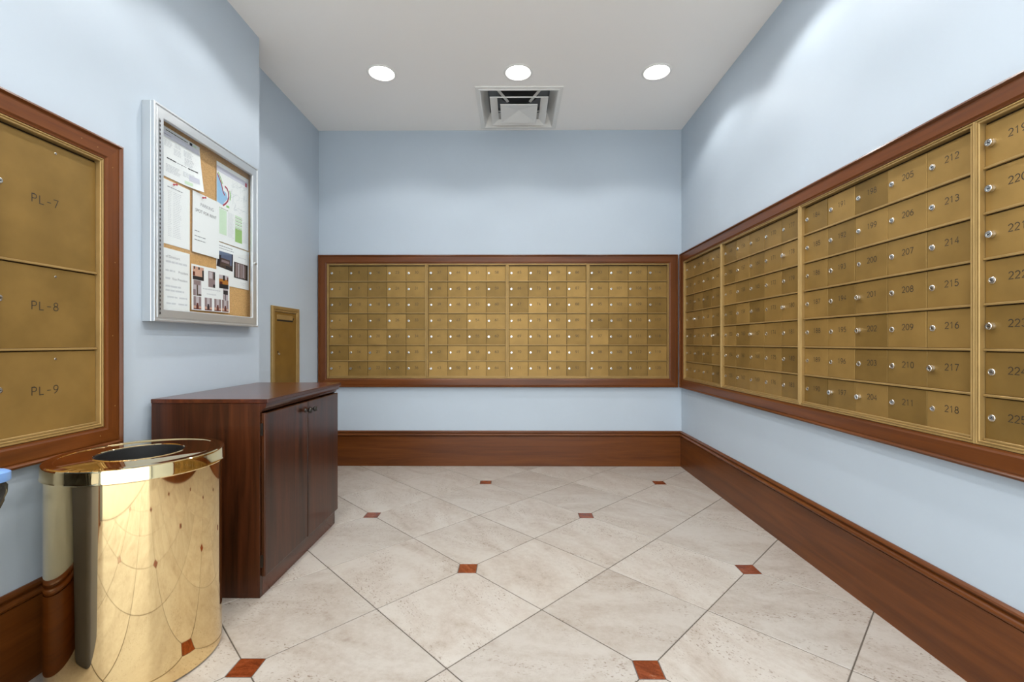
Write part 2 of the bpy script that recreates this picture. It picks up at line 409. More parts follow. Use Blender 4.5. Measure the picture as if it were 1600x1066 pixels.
# ---- floor: grout bed and every stone tile with its own edges
floor = tag(box('floor', XLR - 0.02, XR + 0.02, YF - 0.02, YB + 0.02, -0.06, -0.0022, M['grout']), kind='structure')
tag(box('floor_lobby_added', XLR - 3.0, XR + 3.0, YF - 6.0, YF - 0.0205, -0.06, -0.001, M['added_lobby']), kind='structure')  # unseen slab added to bounce fill light and block glare in the can
HN, P0, IS, GR = 0.32375, Vector((0.4275, 1.460)), 0.0415, 0.0022
def clip(poly, nx, ny, d):            # keep n.p >= d
    out = []
    for i in range(len(poly)):
        p, q = poly[i], poly[(i + 1) % len(poly)]
        a, b = nx * p[0] + ny * p[1] - d, nx * q[0] + ny * q[1] - d
        if a >= 0: out.append(p)
        if (a >= 0) != (b >= 0):
            t = a / (a - b); out.append((p[0] + t * (q[0] - p[0]), p[1] + t * (q[1] - p[1])))
    return out
def slab_me(poly, drop):
    area = 0.5 * sum(poly[i][0] * poly[(i + 1) % len(poly)][1] - poly[(i + 1) % len(poly)][0] * poly[i][1] for i in range(len(poly)))
    if area < 0: poly = poly[::-1]
    if abs(area) < 0.0006: return None
    c = Vector((sum(p[0] for p in poly) / len(poly), sum(p[1] for p in poly) / len(poly))); n = len(poly)
    vs = []
    for r, z in ((0.0012, 0.0), (0.0, -0.0012), (0.0, -0.008)):
        for p in poly:
            d = c - Vector(p); p2 = Vector(p) + d.normalized() * min(r * 1.4, d.length * 0.5); vs.append((p2.x, p2.y, z - drop))
    fs = [tuple(range(n))]
    for l in range(2):
        for i in range(n):
            j = (i + 1) % n; fs.append((l * n + j, l * n + i, (l + 1) * n + i, (l + 1) * n + j))
    return mesh('tile', vs, fs)
RECTS = [(XL, XR, YF, YB), (XLR, XL, YE, YB)]
def lay(name, poly, mat):
    for (x0, x1, y0, y1) in RECTS:
        q = poly
        for nx, ny, d in ((1, 0, x0), (-1, 0, -x1), (0, 1, y0), (0, -1, -y1)):
            q = clip(q, nx, ny, d)
            if len(q) < 3: break
        if len(q) >= 3:
            me = slab_me(q, random.uniform(0, 0.0005))
            if me: link(name, me, mat, floor)
A, B = Vector((HN, HN)), Vector((HN, -HN))
for i in range(-14, 14):
    for j in range(-14, 14):
        n00 = P0 + A * i + B * j; cs = [(i, j), (i + 1, j), (i + 1, j + 1), (i, j + 1)]
        ctr = n00 + (A + B) * 0.5
        if not (XLR - 0.5 < ctr.x < XR + 0.5 and YF - 0.5 < ctr.y < YB + 0.5): continue
        k = 1 - GR / (HN / math.sqrt(2))
        poly = [tuple(ctr + ((P0 + A * a + B * b) - ctr) * k) for a, b in cs]
        for a, b in cs:
            if a % 2 == 0 and b % 2 == 0:
                nd = P0 + A * a + B * b; d = (ctr - nd).normalized(); poly = clip(poly, d.x, d.y, d.dot(nd) + IS + GR)
        lay('tile', poly, M['tile'])
        if i % 2 == 0 and j % 2 == 0:
            s = IS - 0.001; lay('accent_tile', [(n00.x - s, n00.y - s), (n00.x + s, n00.y - s), (n00.x + s, n00.y + s), (n00.x - s, n00.y + s)], M['inset'])

# ---- baseboards with a moulded cap
BP = [(0, 0.0), (0.013, 0.0), (0.013, 0.250), (0.008, 0.2515), (0.008, 0.254), (0.019, 0.256), (0.0245, 0.261), (0.0255, 0.266), (0.023, 0.271), (0.018, 0.275), (0.009, 0.277), (0.009, 0.281), (0.015, 0.284), (0.0165, 0.288), (0.013, 0.293), (0.006, 0.298), (0, 0.298)]
def baseboard(name, p, q, nrm, mat, m0=1, m1=1):
    """p->q along the wall foot, nrm into the room; m0/m1: 1 inside mitre, -1 outside mitre, 0 square"""
    p, q, nrm = Vector(p), Vector(q), Vector(nrm); d = (q - p).normalized(); n = len(BP); vs = []
    for e, (pt, s, m_) in enumerate(((p, 1, m0), (q, -1, m1))):
        for w, z in BP:
            v = pt + nrm * w + d * (s * m_ * w); vs.append((v.x, v.y, z + 0.0005))
    bm = bmesh.new(); v = [bm.verts.new(c) for c in vs]
    for i in range(n): bm.faces.new([v[i], v[(i + 1) % n], v[n + (i + 1) % n], v[n + i]])
    bm.faces.new(v[:n]); bm.faces.new(v[:n - 1:-1])
    return tag(link(name, from_bm(name, bm), mat), kind='structure')
baseboard('baseboard_back', (XLR, YB), (XR, YB), (0, -1), M['trim_x'])
baseboard('baseboard_right', (XR, YB), (XR, YF), (-1, 0), M['trim_y'], 1, 1)
baseboard('baseboard_left', (XL, YF), (XL, YE), (1, 0), M['trim_y'], 1, -1)
baseboard('baseboard_left_return', (XL, YE), (XLR, YE), (0, 1), M['trim_x'], -1, 1)
baseboard('baseboard_left_recess', (XLR, YE), (XLR, YB), (1, 0), M['trim_y'], 1, 1)

# ================================================================== RECESSED DOWNLIGHTS
def lathe_obj(name, prof, mat, parent, n=40, midx=None):
    me = lathe_me(name, prof, n, True, midx); smooth_by_angle(me, 40); return link(name, me, mat, parent)
trim_me = lathe_me('trim_ring', [(0.079, 0.012), (0.079, -0.001), (0.082, -0.005), (0.090, -0.006), (0.096, -0.003), (0.097, 0.0)], 40)
refl_me = lathe_me('reflector', [(0.079, 0.010), (0.074, 0.045), (0.064, 0.085), (0.05, 0.11), (0.0001, 0.112)], 40)
bulb_me = lathe_me('bulb', [(0.0001, 0.030), (0.022, 0.033), (0.040, 0.044), (0.046, 0.060), (0.042, 0.078), (0.028, 0.095), (0.020, 0.108)], 28)
trim_me.materials.append(M['white']); refl_me.materials.append(M['reflector']); bulb_me.materials.append(M['lamp'])
LAB = {0: ['leftmost of the three round recessed ceiling lights in view', 'middle recessed ceiling light, just in front of the air vent', 'rightmost of the three round recessed ceiling lights in view']}
for r, ly in enumerate(LAMP_Y):
    for c, lx in enumerate(LAMP_X):
        e = empty('recessed_downlight', (lx, ly, H))
        tag(e, LAB[0][c] if r == 0 else ('left', 'middle', 'right')[c] + ' round recessed ceiling light in the ' + ('', 'first', 'second', 'third')[r] + ' row nearer than the visible ones',
            'ceiling light', 'recessed ceiling downlights' if r == 0 else 'recessed ceiling lights above and behind the viewer')
        link('trim_ring', trim_me, None, e); link('reflector', refl_me, None, e); link('bulb', bulb_me, None, e, (0, 0, -0.040))
        ld = bpy.data.lights.new('downlight_lamp', 'SPOT'); ld.energy = LAMP_W * (0.72 if r == 0 else 1.0); ld.spot_size = math.radians(LAMP_CONE); ld.spot_blend = LAMP_BLEND
        ld.shadow_soft_size = 0.035; ld.color = (1.0, 0.98, 0.955)
        lo = bpy.data.objects.new('downlight_lamp', ld); COL.objects.link(lo); lo.parent = e; lo.location = (0, 0, -0.016)

# ================================================================== CEILING AIR DIFFUSER
dif = tag(empty('air_diffuser', (DX, DY, H)), 'square white stepped air vent in the ceiling', 'air vent')
def sq_lathe(name, prof, mat, parent, cap=False):
    vs = []; 
    for r, z in prof: vs += [(-r, -r, z), (r, -r, z), (r, r, z), (-r, r, z)]
    fs = []
    for i in range(len(prof) - 1):
        for k in range(4): fs.append((i * 4 + k, i * 4 + (k + 1) % 4, i * 4 + 4 + (k + 1) % 4, i * 4 + 4 + k))
    if cap: n = len(vs); fs.append((n - 4, n - 3, n - 2, n - 1))
    bm = bmesh.new(); v = [bm.verts.new(p) for p in vs]
    for f in fs: bm.faces.new([v[i] for i in f])
    return link(name, from_bm(name, bm, fix=False), mat, parent)
sq_lathe('flange', [(0.312, 0.0), (0.312, -0.006), (0.290, -0.008), (0.285, -0.012), (0.278, -0.012), (0.274, -0.006), (0.235, 0.09), (0.233, 0.09), (0.272, 0.0)], M['white'], dif)
sq_lathe('plenum_box', [(0.234, 0.088), (0.234, 0.13), (0.0001, 0.13)], M['alud'], dif)  # dark metal colour stands in for the shade inside the plenum
link('duct_opening', lathe_me('duct_opening', [(0.150, 0.129), (0.148, 0.110), (0.0001, 0.111)], 32), M['black'], dif)
sq_lathe('middle_cone', [(0.213, -0.019), (0.213, -0.024), (0.209, -0.025), (0.160, 0.000), (0.160, 0.004), (0.213, -0.019)], M['white'], dif)
sq_lathe('inner_cone', [(0.0001, -0.008), (0.138, -0.034), (0.138, -0.039), (0.134, -0.040), (0.0001, -0.012)], M['white'], dif)
for sx, sy in ((-1, -1), (1, -1), (1, 1), (-1, 1)):
    bm = bmesh.new(); bmesh.ops.create_cube(bm, size=1)
    m_ = Matrix.Translation((sx * 0.145, sy * 0.145, 0.055)) @ Matrix.Rotation(math.atan2(sy, sx), 4, 'Z') @ Matrix.Rotation(-0.45, 4, 'Y') @ Matrix.Diagonal((0.2, 0.022, 0.004, 1))
    bm.transform(m_); link('bracket_arm', from_bm('bracket_arm', bm), M['white'], dif)

# ================================================================== MAILBOXES
CP, RP, FW = 0.163, 0.1345, 0.0135      # column pitch, row pitch, brass frame width
UH = 7 * RP + 2 * FW
Z0 = 0.742
FRAME_P = [(0, 0.002), (0, 0.024), (0.0015, 0.026), (0.0045, 0.026), (0.006, 0.0225), (0.0085, 0.0225), (0.010, 0.025), (0.012, 0.025), (0.0135, 0.023), (0.0135, 0.002)]
def lock_mesh(r, d, name='lock'):
    n = 18; prof = [(r * 1.12, 0), (r * 1.12, d * 0.35), (r, d * 0.55), (r, d * 0.9), (r * 0.88, d), (r * 0.62, d), (r * 0.58, d * 0.86), (0.0001, d * 0.86)]
    vs = []; fs = []; mi = []
    for (q, y) in prof:
        for k in range(n): a = 2 * PI * k / n; vs.append((q * math.cos(a), -y, q * math.sin(a)))
    for i in range(len(prof) - 1):
        for k in range(n):
            a, b = i * n + k, i * n + (k + 1) % n; fs.append((a, b, b + n, a + n)); mi.append(0)
    y = -d * 0.86 - 0.0004; w, h = r * 0.42, r * 0.13; b0 = len(vs)
    vs += [(-w, y, -h), (w, y, -h), (w, y, h), (-w, y, h)]; fs.append((b0, b0 + 1, b0 + 2, b0 + 3)); mi.append(1)
    me = mesh(name, vs, fs, True, mi); smooth_by_angle(me, 35); me.materials.append(M['chrome']); me.materials.append(M['black']); return me
LOCK_A, LOCK_B, LOCK_C = lock_mesh(0.0092, 0.005), lock_mesh(0.0105, 0.013), lock_mesh(0.0082, 0.0035)
DOOR = box_me('door', 0.0011, CP - 0.0011, -0.0085, -0.0035, 0.0006, RP - 0.0104, 0.0009); DOOR.materials.append(M['brass'])
def door_num(seq):                     # 13 is skipped on the wall
    return seq if seq < 13 else seq + 1
def mailbox_unit(loc, rz, cols, first, label, exact=False):
    u = tag(empty('mailbox_unit', loc, rz), label, 'mailboxes', 'brass mailbox units in the mail room')
    W = cols * CP + 2 * FW
    link('brass_frame', ring_me('brass_frame', FRAME_P, 0, W, 0, UH), M['brassf'], u)
    box('back_panel', 0.003, W - 0.003, -0.003, -0.0012, 0.003, UH - 0.003, M['bback'], u)
    rail = box_me('rail', FW + 0.0003, W - FW - 0.0003, -0.0150, -0.0032, -0.0036, 0.0036, 0.0012); rail.materials.append(M['brassf'])
    for r in range(7): link('rail', rail, None, u, (0, 0, FW + r * RP + (0.0037 if r == 0 else 0)))
    for c in range(cols):
        for r in range(7):
            num = first + c * 7 + r
            d = link('door', DOOR, None, u, (FW + c * CP, 0, FW + (6 - r) * RP + 0.0036), (math.radians(random.gauss(0, 0.12)), 0, math.radians(random.gauss(0, 0.22))))
            t = random.random(); lk = LOCK_B if t < 0.13 else (LOCK_C if t < 0.25 else LOCK_A)
            link('lock', lk, None, d, (0.0215 + random.uniform(-0.001, 0.001), -0.0086, RP * 0.49), (0, random.choice((0.0, 0.3, -0.4, 0.8)), 0))
            link('number', stroke_text(str(door_num(num) if not exact else num), 0.0205, 0.0026), M['engrave'], d, (0.088, -0.00885, RP * 0.53 + 0.002))
    return u

WP = [(0, 0.0012), (0, 0.028), (0.003, 0.035), (0.009, 0.037), (0.0125, 0.033), (0.015, 0.029), (0.020, 0.0305), (0.062, 0.0305), (0.068, 0.027), (0.0735, 0.026), (0.0735, 0.0012)]
def wooden_surround(loc, rz, W, label):
    s = tag(empty('wooden_surround', loc, rz), label, 'wood frame')
    a = 0.0745
    for side, nm in (('top', 'top_rail'), ('bottom', 'bottom_rail'), ('left', 'stile'), ('right', 'stile')):
        link(nm, mitre_piece(nm, WP, -a, W + a, -a, UH + a, side), M['trim_x'] if 'rail' in nm else M['trim_z'], s)
    return s

# back wall
x = -1.589; seq = 1; total = 0
BK = [(5, 'leftmost brass mailbox unit on the back wall, five columns wide'), (4, 'second brass mailbox unit from the left on the back wall'),
      (4, 'third brass mailbox unit from the left on the back wall, starting at 65'), (4, 'rightmost brass mailbox unit on the back wall, starting at 93')]
xs = x
for cols, lab in BK:
    mailbox_unit((xs, YB, Z0), 0, cols, seq, lab); seq += cols * 7; xs += cols * CP + 2 * FW + 0.0008
wooden_surround((x, YB, Z0), 0, xs - x, 'dark cherry wood frame around the mailboxes on the back wall')
# right wall
y0 = 3.742; y = y0; seq = 121
RT = [(4, 'four-column brass mailbox unit on the right wall, nearest the back corner'), (5, 'second brass mailbox unit from the corner on the right wall, doors up to 183'),
      (5, 'large brass mailbox unit on the right wall with doors 184 to 218'), (2, 'brass mailbox unit cut off by the right picture edge, starting with door 219')]
for cols, lab in RT:
    mailbox_unit((XR, y, Z0), -PI / 2, cols, seq, lab, exact=True); seq += cols * 7; y -= cols * CP + 2 * FW + 0.0008
wooden_surround((XR, y0, Z0), -PI / 2, y0 - y, 'long reddish cherry wood frame around the mailboxes on the right wall')
# parcel lockers on the left wall
PLW = 2 * CP + 2 * FW
YL = 1.636 - PLW
pl = tag(empty('parcel_locker_unit', (XL, YL, Z0), PI / 2), 'brass parcel locker unit with doors PL-7, PL-8 and PL-9 on the left wall', 'parcel lockers')
link('brass_frame', ring_me('brass_frame', FRAME_P, 0, PLW, 0, UH), M['brassf'], pl)
box('back_panel', 0.003, PLW - 0.003, -0.003, -0.0012, 0.003, UH - 0.003, M['bback'], pl)
zz = FW
for nm, rows in (('PL-9', 2), ('PL-8', 2), ('PL-7', 3)):
    hh = rows * RP
    d = box('door', 0.001, 2 * CP - 0.001, -0.0085, -0.0035, 0.0006, hh - 0.0104, M['brass'], pl, 0.001); d.location = (FW, 0, zz + 0.0036)
    link('lock', LOCK_A, None, d, (0.017, -0.0086, hh * 0.55))
    link('number', stroke_text(nm, 0.0255, 0.0027, 0.88), M['engrave'], d, (0.150, -0.00885, hh * 0.5))
    link('rivet', lock_mesh(0.0034, 0.002, 'rivet'), None, d, (0.182, -0.0086, hh - 0.036))
    rail = box_me('rail', FW + 0.0003, PLW - FW - 0.0003, -0.0150, -0.0032, -0.0036, 0.0036, 0.0012)
    link('rail', rail, M['brassf'], pl, (0, 0, zz + (0.0037 if zz == FW else 0)))
    zz += hh
ws = wooden_surround((XL, YL, Z0), PI / 2, PLW, 'cherry wood frame around the parcel lockers on the left wall')
for (fx, fz) in ((PLW - 0.03, UH + 0.03), (PLW - 0.09, UH + 0.035), (PLW + 0.03, UH - 0.02), (PLW + 0.04, UH * 0.62), (PLW + 0.03, UH * 0.34), (PLW + 0.04, 0.07), (PLW - 0.02, -0.03)):
    bm = bmesh.new(); bmesh.ops.create_uvsphere(bm, u_segments=8, v_segments=5, radius=0.0019); bm.transform(Matrix.Diagonal((1, 0.3, 1, 1)))
    link('nail_head', from_bm('nail_head', bm, True), M['brassf'], ws, (fx, -0.0306, fz))

# ---- brass collection box door in the recess
jb = tag(empty('collection_box', (XLR, 3.093, 0.40), PI / 2), 'narrow dark brass locker door with a mail slot behind the cabinet', 'locker')
JW, JH = 0.388, 0.90
JP = [(0, 0.0012), (0, 0.012), (0.003, 0.016), (0.022, 0.016), (0.026, 0.012), (0.036, 0.012), (0.038, 0.009), (0.038, 0.0012)]
link('brass_frame', ring_me('brass_frame', JP, 0, JW, 0, JH), M['brassf'], jb)
jd = box('door', 0.040, JW - 0.040, -0.0075, -0.0015, 0.040, JH - 0.040, M['brassd'], jb, 0.001)
bm = bmesh.new()
slot = mesh('mail_slot', [(0.07, -0.0078, JH - 0.092), (JW - 0.10, -0.0078, JH - 0.092), (JW - 0.085, -0.0078, JH - 0.075), (JW - 0.075, -0.0078, JH - 0.070), (JW - 0.075, -0.0078, JH - 0.080), (JW - 0.092, -0.0078, JH - 0.104), (0.07, -0.0078, JH - 0.104)], [(0, 1, 5, 6), (1, 2, 4, 5), (2, 3, 4)])
link('mail_slot', slot, M['black'], jd); bm.free()
box('slot_flap', 0.068, JW - 0.10, -0.0125, -0.0072, JH - 0.093, JH - 0.058, M['brassf'], jd, 0.002)
link('lettering', stroke_text('JMX', 0.030, 0.0032, 1.15), M['engrave_light'], jd, (JW * 0.5, -0.0079, JH - 0.205))
link('lock', lock_mesh(0.007, 0.004), None, jd, (0.098, -0.0076, JH - 0.335))
box('keyhole_plate', 0.078, 0.090, -0.009, -0.0072, JH - 0.328, JH - 0.314, M['black'], jd, 0.001)

# ================================================================== NOTICE BOARD
NBY, NBZ, NBW, NBH, NBD = 1.8326, 1.133, 0.746, 0.897, 0.052
nb = tag(empty('notice_board', (XL, NBY, NBZ), PI / 2), 'silver aluminium glazed notice board with cork back on the left wall', 'notice board')
CASE = [(0, 0.0012), (0, 0.036), (0.001, 0.038), (0.006, 0.038), (0.006, 0.0095), (0.002, 0.0095), (0.002, 0.0012)]
link('case', ring_me('case', CASE, 0, NBW, 0, NBH), M['alu'], nb)
box('back_plate', 0.002, NBW - 0.002, -0.005, -0.0012, 0.002, NBH - 0.002, M['alud'], nb)
box('cork_panel', 0.0065, NBW - 0.0065, -0.0095, -0.0052, 0.0065, NBH - 0.0065, M['cork'], nb)
DF = [(0.0, 0.0385), (0.0, 0.050), (0.002, NBD), (0.008, NBD), (0.010, NBD - 0.003), (0.016, NBD - 0.003), (0.018, NBD - 0.001), (0.050, NBD - 0.001), (0.053, NBD - 0.004), (0.053, 0.0385)]
dr = link('door_frame', ring_me('door_frame', DF, 0.0, NBW, 0.0, NBH), M['alu'], nb)
box('glass_pane', 0.050, NBW - 0.050, -0.0445, -0.0415, 0.050, NBH - 0.050, M['glass'], nb)
hg = link('hinge', lathe_me('hinge', [(0.0001, 0.0), (0.0032, 0.0), (0.0032, NBH - 0.09), (0.0001, NBH - 0.09)], 12), M['alud'], nb, (0.0285, -NBD + 0.002, 0.028))
for k in range(46):
    box('hinge_knuckle', 0.0265, 0.0305, -NBD - 0.0022, -NBD + 0.001, 0.030 + k * 0.01755, 0.030 + k * 0.01755 + 0.009, M['black'], nb, 0.0)
link('lock', lock_mesh(0.008, 0.006), None, nb, (NBW - 0.030, -NBD + 0.0008, 0.357))

# ---- sheets pinned to the cork (local: x along the wall, z above the board's foot)
def zz_(z): return z - NBZ
def curl_fn(w, h, amt):
    return lambda x, z: amt * max(0.0, (x / w - 0.55) / 0.45) ** 2 * max(0.0, 1 - z / h) ** 1.3
def sheet(x, z, w, h, depth, label, tilt=0.0, curl=0.0, name='notice_sheet'):
    """x, z: lower left corner in board coordinates; the sheet stands depth metres off the wall"""
    f = curl_fn(w, h, curl); nx, nz = 8, 10; th = 0.0003; vs, fs = [], []
    for layer in (0, 1):
        for j in range(nz + 1):
            for i in range(nx + 1):
                px, pz = w * i / nx, h * j / nz; vs.append((px, -f(px, pz) - (th if layer == 0 else 0), pz))
    N = (nx + 1) * (nz + 1)
    for j in range(nz):
        for i in range(nx):
            a = j * (nx + 1) + i; fs.append((a, a + 1, a + nx + 2, a + nx + 1)); fs.append((N + a, N + a + nx + 1, N + a + nx + 2, N + a + 1))
    edge = [i for i in range(nx + 1)] + [(j + 1) * (nx + 1) - 1 for j in range(1, nz + 1)] + [nz * (nx + 1) + i for i in range(nx - 1, -1, -1)] + [j * (nx + 1) for j in range(nz - 1, 0, -1)]
    for k in range(len(edge)): a, b = edge[k], edge[(k + 1) % len(edge)]; fs.append((b, a, N + a, N + b))
    e = tag(empty(name, (XL + depth, NBY + x, NBZ + z), PI / 2), label, 'paper', 'sheets pinned to the notice board')
    e.rotation_euler = (0, tilt, PI / 2)
    link('paper', mesh('paper', vs, fs), M['paper'], e)
    return e, f
def blocks(e, f, rects, mat, name='printed_text', off=0.0005, kind=None):
    """flat print: rectangles (or 4-point shapes) in one ink"""
    vs, fs = [], []
    for r in rects:
        pts = r if len(r) != 4 or isinstance(r[0], tuple) else [(r[0], r[1]), (r[2], r[1]), (r[2], r[3]), (r[0], r[3])]
        b = len(vs); vs += [(p[0], -f(p[0], p[1]) - off, p[1]) for p in pts]; fs.append(tuple(range(b, b + len(pts))))
    o = link(name, mesh(name, vs, fs), mat, e)
    if len(rects) > 1: o['kind'] = 'stuff'
    return o
def words(x0, x1, z, h, wmin=0.006, wmax=0.02, gap=0.003):
    out = []; x = x0
    while x < x1 - 0.002:
        w = min(random.uniform(wmin, wmax), x1 - x); out.append((x, z, x + w, z + h)); x += w + gap
    return out
def para(x0, x1, z_top, n, h, pitch, ragged=0.25, **k):
    out = []
    for i in range(n):
        z = z_top - i * pitch; out += words(x0, x1 - random.uniform(0, ragged) * (x1 - x0), z - h, h, **k)
    return out
def letter(e, text, x, z, size, mat, off=0.0006):
    return link('lettering', font_me(text, size), mat, e, (x, -off, z))

D0 = 0.0100
# form, landscape, top left, lower right corner lifting off
e, f = sheet(0.042, zz_(1.760), 0.279, 0.214, D0 + 0.002, 'white printed form with a curled corner, top left inside the notice board', 0.0, 0.022)
blocks(e, f, [(0.0, 0.172, 0.275, 0.196)], M['lav'], 'grey_band')
blocks(e, f, words(0.07, 0.20, 0.199, 0.004, gap=0.0015), M['inkd'], off=0.0008)
blocks(e, f, [(0.212, 0.195, 0.230, 0.209)], M['ph_dark'], 'printed_logo', off=0.0008)
blocks(e, f, [(0.233, 0.197, 0.256, 0.206)], M['palegrn'], 'printed_stamp', off=0.0008)
blocks(e, f, words(0.05, 0.25, 0.181, 0.003, gap=0.0015), M['ink'], off=0.0008)
blocks(e, f, para(0.06, 0.105, 0.160, 5, 0.003, 0.006) + para(0.12, 0.165, 0.162, 3, 0.003, 0.006) + para(0.115, 0.16, 0.140, 5, 0.003, 0.006) + para(0.175, 0.235, 0.158, 5, 0.003, 0.006) + para(0.18, 0.24, 0.125, 6, 0.003, 0.006) + para(0.07, 0.16, 0.058, 6, 0.003, 0.006) + para(0.17, 0.25, 0.060, 4, 0.003, 0.006), M['inkl'], off=0.0008)
blocks(e, f, words(0.075, 0.13, 0.081, 0.005, gap=0.0012) + words(0.20, 0.258, 0.081, 0.005, gap=0.0012), M['inkd'], off=0.0008)
blocks(e, f, words(0.135, 0.19, 0.082, 0.003), M['ink'], off=0.0008)
blocks(e, f, [(0.18, 0.008, 0.225, 0.022)], M['palegrn'], 'printed_stamp', off=0.0008)
blocks(e, f, [(0.205, 0.030, 0.262, 0.055)], M['lav'], 'printed_table', off=0.0008)
# list with a red pin
e, f = sheet(0.041, zz_(1.4725), 0.216, 0.277, D0 + 0.001, 'white sheet with a faint two-column list and a red pin', 0.004)
blocks(e, f, para(0.085, 0.105, 0.235, 26, 0.0028, 0.0078, wmin=0.003, wmax=0.009) + para(0.115, 0.165, 0.235, 26, 0.0028, 0.0078, wmin=0.004, wmax=0.012), M['inkl'])
blocks(e, f, words(0.08, 0.17, 0.248, 0.004), M['ink'])
# parking notice
e, f = sheet(0.2665, zz_(1.469), 0.190, 0.285, D0 + 0.0065, 'white notice about a space for rent, held by a red pin', 0.006)
letter(e, 'PARKING', 0.052, 0.226, 0.023, M['ink']); letter(e, 'SPOT FOR RENT', 0.018, 0.193, 0.0205, M['inkd'])
blocks(e, f, words(0.014, 0.05, 0.100, 0.004) + words(0.014, 0.09, 0.076, 0.004) + words(0.014, 0.09, 0.058, 0.004), M['ink'])
# coastal map poster
e, f = sheet(0.443, zz_(1.560), 0.272, 0.400, D0 + 0.0035, 'tall colour poster with a coast map above green timetables')
blocks(e, f, [(0.0, 0.352, 0.265, 0.380)], M['lav'], 'grey_band')
blocks(e, f, [[(0.002, 0.338), (0.020, 0.330), (0.036, 0.298), (0.044, 0.268), (0.075, 0.262), (0.088, 0.235), (0.060, 0.208), (0.046, 0.190), (0.002, 0.196)]], M['water'], 'printed_sea')
def band(pts, w):
    out = []
    for (a, b) in zip(pts[:-1], pts[1:]):
        d = (Vector(b) - Vector(a)).normalized(); n = Vector((-d.y, d.x)) * w / 2
        a, b = Vector(a) - d * w * .3, Vector(b) + d * w * .3
        out.append([tuple(a + n), tuple(b + n), tuple(b - n), tuple(a - n)])
    return out
blocks(e, f, band([(0.006, 0.338), (0.020, 0.318), (0.034, 0.300), (0.044, 0.275), (0.050, 0.258), (0.062, 0.246)], 0.007) + band([(0.066, 0.292), (0.082, 0.286), (0.094, 0.268), (0.095, 0.245), (0.086, 0.222), (0.070, 0.205), (0.050, 0.190)], 0.009) + [(0.240, 0.350, 0.256, 0.372)], M['coast'], 'printed_shore', off=0.0008)
blocks(e, f, band([(0.012, 0.345), (0.03, 0.325), (0.045, 0.300)], 0.006) + band([(0.104, 0.280), (0.110, 0.260), (0.106, 0.235)], 0.008) + [(0.075, 0.188, 0.100, 0.199)], M['mapgrn'], 'printed_parkland', off=0.0007)
rr = []
for k in range(60):
    a = (random.uniform(0.11, 0.25), random.uniform(0.185, 0.345)); t = random.choice((0, PI / 2, 0.5, 1.1)); l = random.uniform(0.01, 0.05)
    b = (min(0.262, a[0] + l * math.cos(t)), min(0.348, a[1] + l * math.sin(t)))
    rr += band([a, b], 0.0012)
blocks(e, f, rr, M['mapline'], 'printed_streets')
blocks(e, f, [(0.020, 0.040, 0.078, 0.168)], M['palegrn'], 'printed_timetable')
blocks(e, f, [(0.150, 0.026, 0.212, 0.098)], M['grn'], 'printed_timetable')
blocks(e, f, [(0.150, 0.104 + k * 0.018, 0.212, 0.114 + k * 0.018) for k in range(4)], M['palegrn'], 'printed_timetable')
blocks(e, f, [(0.150, 0.100 + k * 0.018, 0.212, 0.1025 + k * 0.018) for k in range(4)] + words(0.02, 0.09, 0.171, 0.003), M['olive'], off=0.0008)
blocks(e, f, para(0.09, 0.14, 0.165, 20, 0.0025, 0.0065) + para(0.22, 0.262, 0.15, 18, 0.0025, 0.0065), M['inkl'])
# two-photo sheet
e, f = sheet(0.4425, zz_(1.342), 0.279, 0.214, D0 + 0.002, 'white sheet with two photographs, low at the right of the notice board', 0.006)
def photo(e, f, pts, mats, bands, off=0.0007):
    """a small printed picture: horizontal (u, v in 0..1) patches over a quadrilateral"""
    P = [Vector(p) for p in pts]
    def uv(u, v): p = P[0].lerp(P[1], u).lerp(P[3].lerp(P[2], u), v); return (p.x, p.y)
    vs, fs, mi = [], [], []
    for k, (u0, v0, u1, v1, m_) in enumerate([(0, 0, 1, 1, 0)] + bands):
        b = len(vs)
        for (u, v) in ((u0, v0), (u1, v0), (u1, v1), (u0, v1)): p = uv(u, v); vs.append((p[0], -f(*p) - off - (0.0002 if k else 0) - 0.00002 * k, p[1]))
        fs.append((b, b + 1, b + 2, b + 3)); mi.append(m_)
    return link('photograph', mesh('photograph', vs, fs, False, mi), [M[m_] for m_ in mats], e)
photo(e, f, [(0.0, 0.090), (0.131, 0.080), (0.133, 0.172), (0.019, 0.170)], ['ph_blue', 'ph_brown', 'ph_dark', 'ph_mauve'], [(0, 0, 1, .3, 1), (.1, .3, .8, .6, 1), (.25, .36, .75, .5, 3), (.92, 0, 1, 1, 2), (0, 0, .18, .75, 2), (.55, .0, .95, .2, 2)])
photo(e, f, [(0.142, 0.052), (0.266, 0.050), (0.266, 0.136), (0.142, 0.137)], ['ph_brown', 'ph_mauve', 'ph_dark', 'ph_pale'], [(0, 0, .06, 1, 2), (.12, .05, .26, .95, 1), (.30, .05, .38, .95, 3), (.44, .05, .60, .95, 1), (.64, .1, .70, .95, 3), (.74, .05, .82, .9, 1), (.9, 0, 1, 1, 2), (0, 0, 1, .06, 2)])
blocks(e, f, words(0.02, 0.13, 0.196, 0.004) + words(0.02, 0.14, 0.184, 0.003), M['ink']); blocks(e, f, words(0.18, 0.25, 0.165, 0.004) + words(0.2, 0.25, 0.03, 0.003) + words(0.21, 0.24, 0.02, 0.003), M['inkl'])
